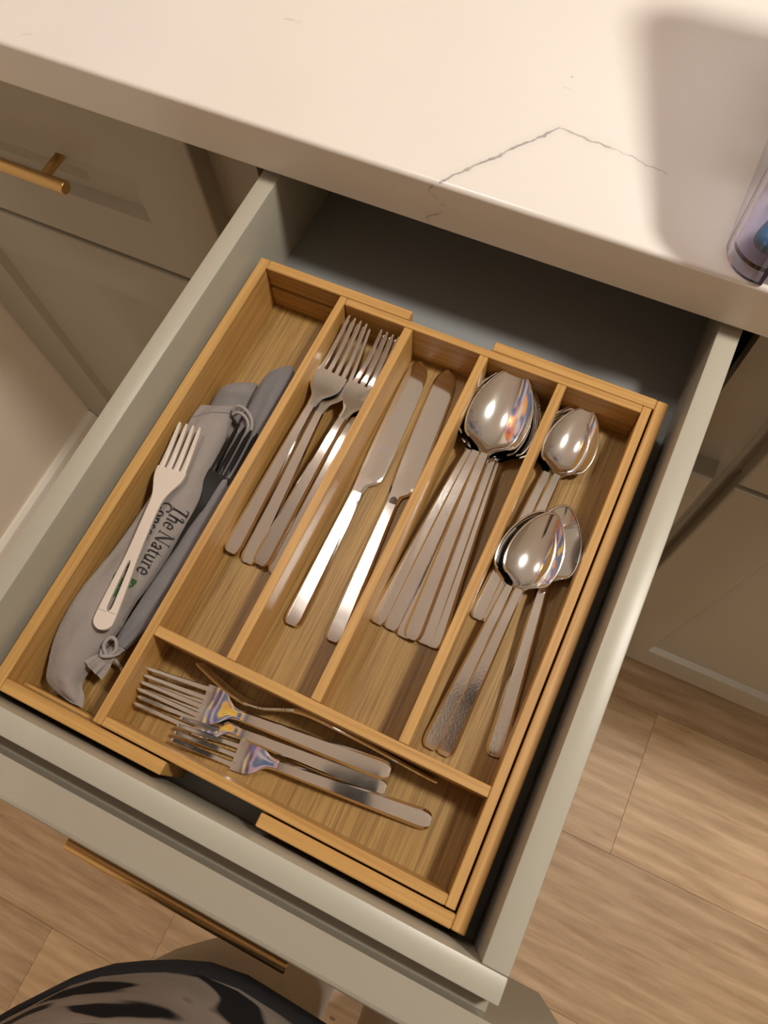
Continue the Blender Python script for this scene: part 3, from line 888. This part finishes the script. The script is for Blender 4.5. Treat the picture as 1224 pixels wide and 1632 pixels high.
cord_loop('drawstring', [(2.5,4.7,1.6), (3.2,4.3,1.2), (3.6,3.5,0.7), (3.1,2.7,0.62), (3.5,1.9,0.62), (4.1,2.3,0.62)], pouch2)

pouch3 = thing('drawstring_pouch', (-0.3, 17, 0.46), 'dull grey cotton pouch lying flat underneath the printed pouch', 'pouch', 'grey cotton pouches in the left compartment')
B3 = [((-1.55, 26.2), (0.75, 27.6), 0.9, 2.1), ((-1.65, 25.0), (1.5, 26.4), 0.9, 2.3), ((-1.7, 23.57), (1.6, 25.01), 0.9, 1.75), ((-1.7, 19.54), (1.7, 21.36), 0.8, 1.6), ((-1.68, 14.85), (1.9, 16.97), 0.9, 1.6), ((-1.7, 11.95), (1.83, 13.04), 1.0, 1.6), ((-1.72, 9.2), (1.54, 9.64), 0.9, 1.58), ((-1.6, 7.2), (0.92, 7.5), 0.8, 1.4)]
pouch_mesh('cloth', B3, GREY_CLOTH3, pouch3, 0.05, 8.1, zmin=0.46)

# plastic forks
def flat_fork(tag_, L, mat, slot_handle, wt, head_w, slot, th, bend):
    zc = lambda s: sinterp(bend, s / L)
    Lr = L - slot; parts = []
    def sec(s, y0, y1): return [(s, y0, zc(s)+th/2-0.04), (s, y0+0.05, zc(s)+th/2), (s, y1-0.05, zc(s)+th/2), (s, y1, zc(s)+th/2-0.04), (s, y1, zc(s)-th/2), (s, y0, zc(s)-th/2)]
    if slot_handle:
        s0, s1 = slot_handle
        rr = []
        for s in (0.0, 0.05, 0.14, 0.28, 0.45, 0.6, s0*0.9, s0):
            w = sinterp(wt, s) if s > 0.6 else sinterp(wt, 0.6) * math.sqrt(max(0.02, 1 - (1 - min(1, s/0.62))**2))
            rr.append(sec(s, -w, w))
        parts.append(('handle', cm_mesh(tag_ + '_end', rr, mat, 35)))
        for sg in (-1, 1):
            rr = []
            for i in range(15):
                u = i/14; s = s0 - 0.05 + (s1 - s0 + 0.1)*u; w = sinterp(wt, s)
                iw = 0.20 * math.sqrt(max(0, 1 - (2*u-1)**8)) * (1 - 0.45*u)
                a, b = (iw, w) if sg > 0 else (-w, -iw)
                rr.append(sec(s, a, b))
            parts.append(('handle_rail', cm_mesh(tag_ + '_rail', rr, mat, 35)))
        sa = s1
    else:
        sa = 0.0
    rr = []
    for i in range(31):
        s = sa + (Lr + 0.1 - sa) * i/30; w = sinterp(wt, s)
        if not slot_handle and s < 0.6: w *= math.sqrt(max(0.03, 1 - (1 - s/0.6)**2))
        rr.append(sec(s, -w, w))
    parts.append(('neck' if slot_handle else 'handle', cm_mesh(tag_ + '_neck', rr, mat, 35)))
    pitch = 2*head_w/4
    for k in range(4):
        yc = (-1.5+k)*pitch; rr = []
        for i in range(11):
            u = i/10; s = Lr + slot*u
            hw = (pitch/2 - 0.075) * (1 - 0.40*u) * (1 if u < 0.95 else 0.6)
            rr.append([(s, yc*(1-0.05*u) + a, b + zc(s)) for a, b in ((-hw, th/2-0.05), (-hw*0.6, th/2), (hw*0.6, th/2), (hw, th/2-0.05), (hw, -th/2), (-hw, -th/2))])
        parts.append(('tine', cm_mesh(tag_ + '_tine', rr, mat, 35)))
    return parts
WF = flat_fork('white_fork', 15.45, BIOPL, (1.25, 4.9), [(0, 0.62), (0.6, 0.70), (1.6, 0.68), (3.5, 0.56), (5.2, 0.44), (8.5, 0.40), (9.6, 0.46), (10.4, 0.72), (11.0, 0.98), (11.6, 1.10), (15, 1.10)], 1.10, 3.6, 0.26,
               [(0, 0), (0.3, 0.02), (0.55, 0.10), (0.66, -0.02), (0.74, -0.20), (0.84, -0.22), (1, 0)])
place('plastic_fork', WF, (1.52, 5.94, 3.72), (-0.54, 21.28, 4.02), 0, 'off-white plastic fork with a slotted handle on the printed pouch', 'fork', None)
BF = flat_fork('black_fork', 15.0, BLACKPL, None, [(0, 0.5), (2, 0.55), (6, 0.42), (8.6, 0.40), (9.6, 0.65), (10.4, 0.98), (15, 1.05)], 1.05, 3.9, 0.22,
               [(0, 0), (0.55, 0.10), (0.7, -0.2), (0.84, -0.2), (1, 0.15)])
place('plastic_fork', BF, (2.3, 8.1, 1.25), (3.15, 22.9, 3.3), 14, 'glossy black plastic fork half hidden between the pouches', 'fork', None)

# ================================================================ ACRYLIC BIN ON THE COUNTER
def mat_acrylic():
    m = NT('lilac_acrylic')
    m.set(Base_Color=(0.86, 0.84, 0.96), Roughness=0.04, IOR=1.45)
    m.b.inputs['Transmission Weight'].default_value = 1.0
    f = m.noise(m.mapping((1, 1, 1)), 30.0, 2); m.bump(f, 0.02, 0.0005)
    return m.m
ACR = mat_acrylic()
ACRE = mat_simple('dark_acrylic_edge', (0.05, 0.035, 0.13), 0.15)
bin_ = thing('acrylic_bin', (36, 50, ZCT), 'clear lilac acrylic bin with rounded corner at the counter edge', 'storage bin')
def bin_profile(off):
    x0, x1, y0, y1, r = 28.75 + off, 43 - off, 40.95 + off, 62 - off, 2.4 - off
    pts = []
    n = 8
    xf = 31.3
    pts.append((xf, y0))
    for k in range(n + 1):
        a = -math.pi/2 - k/n*math.pi/2; pts.append((x0 + r + r*math.cos(a), y0 + r + r*math.sin(a)))
    for k in range(n + 1):
        a = math.pi - k/n*math.pi/2; pts.append((x0 + r + r*math.cos(a), y1 - r + r*math.sin(a)))
    for k in range(n + 1):
        a = math.pi/2 - k/n*math.pi/2; pts.append((x1 - r + r*math.cos(a), y1 - r + r*math.sin(a)))
    for k in range(n + 1):
        a = -k/n*math.pi/2; pts.append((x1 - r + r*math.cos(a), y0 + r + r*math.sin(a)))
    pts.append((x1 - 2.65 + off, y0))
    return pts
def bin_top(y): return ZCT + min(23.0, 7.0 + max(0.0, y - 41.3) * 1.35)
def bin_mesh():
    o_, i_ = bin_profile(0), bin_profile(0.32)
    bm = bmesh.new()
    rings = []
    za = ZCT + 0.03
    for a, b in zip(o_, i_):
        zb = bin_top(a[1])
        rings.append([P(*a, za), P(*b, za), P(*b, zb), P(*a, zb)])
    loft_bm(bm, rings); finish(bm, 'wall_shell', ACR, bin_, 0, 1, 30)
    bm = bmesh.new()
    lo = [bm.verts.new(P(x, y, ZCT + 0.9)) for x, y in bin_profile(0.34)]
    hi = [bm.verts.new(P(x, y, ZCT + 1.25)) for x, y in bin_profile(0.34)]
    bm.faces.new(lo[::-1]); bm.faces.new(hi)
    for k in range(len(lo)):
        bm.faces.new((lo[k], lo[(k+1) % len(lo)], hi[(k+1) % len(lo)], hi[k]))
    finish(bm, 'floor_plate', ACR, bin_, 0)
    for xa in (31.3, 40.25):
        box('cut_edge', xa, xa + 0.22, 40.95, 41.29, ZCT + 0.03, ZCT + 6.9, ACRE, bin_, 0)
bin_mesh()
def pod(x, y, z, rz, s, label):
    m = thing('detergent_pod', (x, y, z), label, 'detergent pod', 'blue pods in the acrylic bin')
    for nm, mat, dx, k in (('blue_chamber', POD_B, -0.55, 1.0), ('white_chamber', POD_W, 0.62, 0.85)):
        bm = bmesh.new()
        bmesh.ops.create_icosphere(bm, subdivisions=3, radius=1.0)
        for v in bm.verts:
            c = v.co
            q = Vector((math.copysign(abs(c.x)**0.75, c.x)*1.0*k, math.copysign(abs(c.y)**0.7, c.y)*1.75*k, c.z*0.85*k))
            q.z += 0.08*math.sin(3*q.y) ; q = q * s
            q = Matrix.Rotation(rz, 3, 'Z') @ (q + Vector((dx*1.15*s, 0, 0)))
            v.co = P(x + q.x, y + q.y, z + 0.85*s + q.z)
        finish(bm, nm, mat, m, 0, 1, 80)
POD_B = mat_simple('teal_blue_gel', (0.012, 0.16, 0.30), 0.12, Coat_Weight=0.6)
POD_W = mat_simple('white_powder_film', (0.75, 0.76, 0.80), 0.2, Coat_Weight=0.5)
pod(31.7, 43.1, ZCT + 1.3, -0.35, 1.0, 'teal and white detergent pod in the rounded front corner of the bin')
pod(35.2, 44.2, ZCT + 1.3, -0.7, 1.0, 'teal and white detergent pod lying beside the front corner pod')
pod(33.0, 47.9, ZCT + 1.3, 1.2, 1.0, 'teal and white detergent pod behind the front corner pod')
for k in range(33):  # added pods, mostly out of view, piled up to deepen the bin's shadow
    lay, q = divmod(k, 6)
    px = 31.6 + (q % 2) * 4.1 + (lay % 2) * 1.3 + rnd.uniform(-.2, .2); py = 50.2 + (q // 2) * 3.9 + rnd.uniform(-.2, .2) + (lay % 2) * 0.4
    pod(px, py, ZCT + 1.3 + lay * 1.75, rnd.uniform(-.5, .5), 0.98, 'teal and white detergent pod added at the back to darken the bin shadow')

# ================================================================ ARTWORK ON THE LEFT WALL (seen mirrored in the cutlery)
def mat_art():
    m = NT('abstract_canvas')
    nz = m.noise(m.mapping((1, 1, 1)), 3.2, 3)
    vo = m.n('ShaderNodeTexVoronoi'); vo.inputs['Scale'].default_value = 5.5
    mp = m.n('ShaderNodeVectorMath', operation='MULTIPLY_ADD'); cb = m.n('ShaderNodeCombineXYZ')
    for i in range(3): m.l(nz, cb.inputs[i])
    m.l(cb.outputs[0], mp.inputs[0]); mp.inputs[1].default_value = (0.5, 0.5, 0.5); m.l(m.obj(), mp.inputs[2])
    m.l(mp.outputs[0], vo.inputs['Vector'])
    sx = m.n('ShaderNodeSeparateColor'); m.l(vo.outputs['Color'], sx.inputs[0])
    c = m.ramp(sx.outputs[0], [(0.0, (0.02, 0.05, 0.16)), (0.22, (0.10, 0.22, 0.50)), (0.36, (0.75, 0.12, 0.03)), (0.52, (0.95, 0.35, 0.02)), (0.66, (0.95, 0.62, 0.08)), (0.78, (0.55, 0.60, 0.72)), (0.9, (0.55, 0.08, 0.12)), (1.0, (0.03, 0.03, 0.05))])
    m.set(Base_Color=c, Roughness=0.6)
    return m.m
art = thing('wall_picture', (X_WALL, 10, 55), 'large colourful abstract canvas hanging on the cream left wall', 'picture')
box('canvas', X_WALL + 0.05, X_WALL + 3.2, -75, 100, 40, 145, mat_art(), art, 0.2)
for a in ((-76.5, -75.02), (100.02, 101.5)): box('frame_side', X_WALL + 0.05, X_WALL + 3.8, a[0], a[1], 38.5, 146.5, CARCASS, art, 0.1)
for a in ((38.5, 39.98), (145.02, 146.5)): box('frame_side', X_WALL + 0.05, X_WALL + 3.8, -75, 100, a[0], a[1], CARCASS, art, 0.1)

# ================================================================ THE PERSON TAKING THE PICTURE
def mat_shirt():
    m = NT('black_and_stone_print')
    nz = m.n('ShaderNodeTexNoise'); nz.inputs['Scale'].default_value = 8.0; nz.inputs['Detail'].default_value = 1.5; nz.inputs['Distortion'].default_value = 1.6
    m.l(m.mapping((0.75, 1.4, 1.6)), nz.inputs['Vector'])
    c = m.ramp(nz.outputs['Fac'], [(0.46, (0.012, 0.011, 0.012)), (0.485, (0.27, 0.215, 0.175)), (0.60, (0.33, 0.27, 0.22)), (0.63, (0.02, 0.018, 0.018))])
    m.set(Base_Color=c, Roughness=0.9, Specular_IOR_Level=0.15)
    return m.m
SHIRT = mat_shirt()
HEM = mat_simple('black_hem', (0.008, 0.007, 0.008), 0.9)
TROUSER = mat_cloth('beige_twill', (0.52, 0.42, 0.30))
SKIN = mat_simple('skin', (0.52, 0.31, 0.22), 0.5)
HAIR = mat_simple('dark_hair', (0.03, 0.02, 0.015), 0.5)
SHOE = mat_simple('dark_shoe', (0.04, 0.035, 0.03), 0.5)
person = thing('person', (25.5, -22, FLOOR), 'person in a black and stone patterned shirt and beige trousers holding a phone', 'person')
PX = 25.5
Rr, Ru, Rb = Vector((0.9033, 0.4261, -0.0495)), Vector((-0.3805, 0.8491, 0.3664)), Vector((0.1981, -0.3121, 0.9292))
PHC = Vector(CAM) - Ru * 5.2 + Rb * 0.75
def hp(a, b, c): return PHC + Rr * a + Ru * b + Rb * c

def skin_body():
    V, Rad, Ed = [], [], []
    def add(p, r, par=None):
        V.append(P(*p)); Rad.append(r / 100.0)
        if par is not None: Ed.append((par, len(V) - 1))
        return len(V) - 1
    pel = add((PX, -23, 2), 12.5)
    ab = add((PX, -23, 16), 11.5, pel); ch = add((PX, -24, 34), 13, ab); up = add((PX, -24, 46), 7.5, ch)
    nk = add((PX, -23, 57), 5.4, up); nk2 = add((PX, -21.5, 62), 5.2, nk)
    h1 = add((PX, -20, 67), 7.2, nk2); h2 = add((PX, -20.5, 73), 8.6, h1); add((PX, -21.5, 79), 7.4, h2)
    for s in (-1, 1):
        hip = add((PX + s*8.5, -23, -5), 9.5, pel); th = add((PX + s*9, -22.5, -24), 7.6, hip); kn = add((PX + s*9.2, -22, -41), 5.6, th)
        cf = add((PX + s*9.4, -23.5, -55), 5.2, kn); an = add((PX + s*9.6, -24, -78), 3.6, cf); add((PX + s*10.4, -14, -83), 2.8, an)
        sh = add((PX + s*16, -24, 48.5), 4.8, up); el = add((PX + s*22, -21, 26), 4.4, sh)
        w = hp(s*7.2, -11.5, 2.2); fo = add(tuple(Vector((PX + s*22, -21, 26)).lerp(w, 0.35)), 4.2, el)
        wr = add(tuple(w), 2.5, fo)
        pa = add(tuple(hp(s*5.6, -6.5, 1.8)), 2.4, wr); kk = add(tuple(hp(s*5.0, -3.2, 1.2)), 1.7, pa)
        # thumb on the screen side, leaves the side of the palm
        t1 = add(tuple(hp(s*4.6, -5.6, 3.2)), 1.1, pa); t2 = add(tuple(hp(s*3.4, -3.2, 2.6)), 0.95, t1); add(tuple(hp(s*1.9, -1.6, 1.5)), 0.8, t2)
        for q, ln in ((0.4, 1.0), (-1.4, 1.06), (-3.2, 1.0), (-4.9, 0.82)):
            b0 = pa if q < -2.5 else kk
            f1 = add(tuple(hp(s*4.9, q, 0.2)), 0.9, b0); f2 = add(tuple(hp(s*4.3, q + 0.1, -0.95)), 0.85, f1); add(tuple(hp(s*(4.2 - 2.0*ln), q + 0.15, -1.0)), 0.75, f2)
    me = bpy.data.meshes.new('body'); me.from_pydata([v - origin_of(person) for v in V], Ed, [])
    o = link('body', me, SKIN, person)
    md = o.modifiers.new('Skin', 'SKIN'); md.use_smooth_shade = True
    sk = me.skin_vertices[0].data
    for i, r in enumerate(Rad):
        sk[i].radius = (r, r); sk[i].use_root = (i == 0)
    sb = o.modifiers.new('Subdivision', 'SUBSURF'); sb.levels = 1; sb.render_levels = 2
skin_body()

def sring(cx, cy, rx, ry, z, n=48, ex=2.4, tilt=0.0, wob=0.0, ph=0.0):
    out = []
    for k in range(n):
        a = 2*math.pi*k/n; c, s = math.cos(a), math.sin(a)
        r = 1 + wob*math.sin(7*a + ph) + wob*0.6*math.sin(11*a + 2*ph)
        x = cx + rx*r*math.copysign(abs(c)**(2/ex), c); y = cy + ry*r*math.copysign(abs(s)**(2/ex), s)
        out.append(P(x, y, z + tilt*s))
    return out
def shirt():
    tab = [(-3, 19.3, 13.0, -21.7), (0, 19.2, 12.9, -21.7), (6, 19.0, 12.4, -21.9), (14, 18.4, 11.8, -22.3), (24, 17.8, 11.8, -22.8), (34, 18.0, 12.6, -23.2), (42, 18.4, 12.2, -23.6), (48, 18.0, 10.6, -24), (52, 15.0, 8.6, -24), (55, 9.5, 7.2, -23.6), (56.5, 7.2, 6.4, -23.2)]
    bm = bmesh.new()
    loft_bm(bm, [sring(PX, cy, rx, ry, z, wob=0.018*max(0, 1 - z/30), ph=z*0.05) for z, rx, ry, cy in tab], caps=False)
    finish(bm, 'shirt', SHIRT, person, 0, 1, 60)
    bm = bmesh.new()
    loft_bm(bm, [sring(PX, -21.7, 19.15, 12.85, -3.2, wob=0.018), sring(PX, -21.7, 19.55, 13.25, -3.3, wob=0.018), sring(PX, -21.7, 19.6, 13.3, -1.2, wob=0.018), sring(PX, -21.7, 19.25, 12.95, -0.9, wob=0.018)], caps=False)
    finish(bm, 'shirt_hem', HEM, person, 0, 1, 60)
    for s in (-1, 1):
        bm = bmesh.new()
        a, b = Vector((PX + s*13, -24, 50)), Vector((PX + s*21, -21.6, 30))
        pts = catmull([P(PX + s*8, -24, 51), P(PX + s*14.5, -24, 50.5), P(PX + s*18.2, -23.6, 44), P(PX + s*20, -22.5, 36), P(PX + s*21.2, -21.5, 29)], 3)
        tube_bm(bm, pts, [5.0 + 2.6*min(1, i/3) for i in range(len(pts))], 24, caps=False)
        finish(bm, 'sleeve', SHIRT, person, 0, 1, 60)
shirt()
def trousers():
    bm = bmesh.new()
    loft_bm(bm, [sring(PX, -22, 17.2, 11.2, z) for z in (4, -4)] + [sring(PX, -22, 17.6, 11.0, -12), sring(PX, -22, 17.6, 9.6, -16)])
    for s in (-1, 1):
        tab = [(-8, 9.0, 8.9, 10.2, -22), (-24, 9.3, 9.2, 9.4, -22), (-40, 9.6, 8.4, 8.2, -22), (-54, 9.8, 7.6, 7.8, -22.8), (-70, 9.8, 7.4, 7.6, -23), (-79, 10, 7.6, 8.0, -22.6), (-83.5, 10, 7.6, 8.2, -22.2)]
        loft_bm(bm, [sring(PX + s*dx, cy, rx, ry, z, 36, 2.1, wob=0.012, ph=z*0.1) for z, dx, rx, ry, cy in tab])
    finish(bm, 'trousers', TROUSER, person, 0, 1, 60)
trousers()
for s in (-1, 1):
    bm = bmesh.new(); rings = []
    for yv, w, h in ((-29.5, 2.6, 4.5), (-28.5, 3.8, 6.5), (-24, 4.2, 7.0), (-18, 4.4, 5.6), (-12, 4.8, 4.2), (-7, 4.4, 3.4), (-4.6, 2.6, 2.4)):
        rings.append([P(PX + s*10.4 + w*math.copysign(abs(math.cos(a))**0.7, math.cos(a)), yv, FLOOR + 0.05 + h/2 + h/2*math.copysign(abs(math.sin(a))**0.7, math.sin(a))) for a in [2*math.pi*k/20 for k in range(20)]])
    loft_bm(bm, rings); finish(bm, 'shoe', SHOE, person, 0, 1, 50)
def head_bits():
    bm = bmesh.new()      # hair cap
    bmesh.ops.create_icosphere(bm, subdivisions=3, radius=1.0)
    for v in bm.verts:
        c = v.co.copy()
        q = Vector((PX + c.x*9.0, -22.2 + c.y*9.8, 74.5 + c.z*10.2))
        if c.y > 0.25 and c.z < 0.45: q.y -= 7 * min(1, (c.y - 0.25)*2.5)
        if c.z < -0.35: q.z += (-0.35 - c.z) * 5
        v.co = P(*q)
    finish(bm, 'hair', HAIR, person, 0, 1, 70)
    for s in (-1, 1):
        bm = bmesh.new(); bmesh.ops.create_uvsphere(bm, u_segments=14, v_segments=10, radius=0.0115)
        bmesh.ops.translate(bm, verts=bm.verts[:], vec=P(PX + s*3.2, -12.9, 71.5)); finish(bm, 'eye', TRIMPAINT, person, 0, 1, 70)
        bm = bmesh.new(); bmesh.ops.create_uvsphere(bm, u_segments=12, v_segments=10, radius=0.02)
        for v in bm.verts: v.co = Vector((v.co.x*0.45, v.co.y*0.9, v.co.z*1.5)) + P(PX + s*8.4, -20.8, 71)
        finish(bm, 'ear', SKIN, person, 0, 1, 70)
    bm = bmesh.new(); tube_bm(bm, [P(PX, -12.0, 72), P(PX, -11.2, 70), P(PX, -10.4, 68.2), P(PX, -11.6, 67.4)], [0.7, 1.0, 1.5, 1.0], 12); finish(bm, 'nose', SKIN, person, 0, 1, 70)
    bm = bmesh.new(); tube_bm(bm, [P(PX - 2.4, -13.0, 64.6), P(PX - 1, -12.4, 64.6), P(PX + 1, -12.4, 64.6), P(PX + 2.4, -13.0, 64.6)], [0.3, 0.6, 0.6, 0.3], 10); finish(bm, 'mouth', mat_simple('lips', (0.40, 0.16, 0.13), 0.5), person, 0, 1, 70)
head_bits()
# the phone
phone = thing('phone', tuple(PHC), 'black phone held above the drawer in both hands', 'phone')
def slab(name, a0, a1, b0, b1, c0, c1, mat, bev):
    bm = bmesh.new()
    vs = [bm.verts.new(P(*hp(a, b, c))) for c in (c0, c1) for b in (b0, b1) for a in (a0, a1)]
    for f in ((0,1,3,2), (4,6,7,5), (0,4,5,1), (1,5,7,3), (3,7,6,2), (2,6,4,0)): bm.faces.new([vs[i] for i in f])
    finish(bm, name, mat, phone, bev, 3, 40)
slab('case', -3.6, 3.6, -7.4, 7.4, -0.45, 0.38, BLACKPL, 0.25)
slab('screen', -3.35, 3.35, -7.15, 7.15, 0.385, 0.42, mat_simple('screen_glass', (0.02, 0.02, 0.022), 0.08), 0.005)
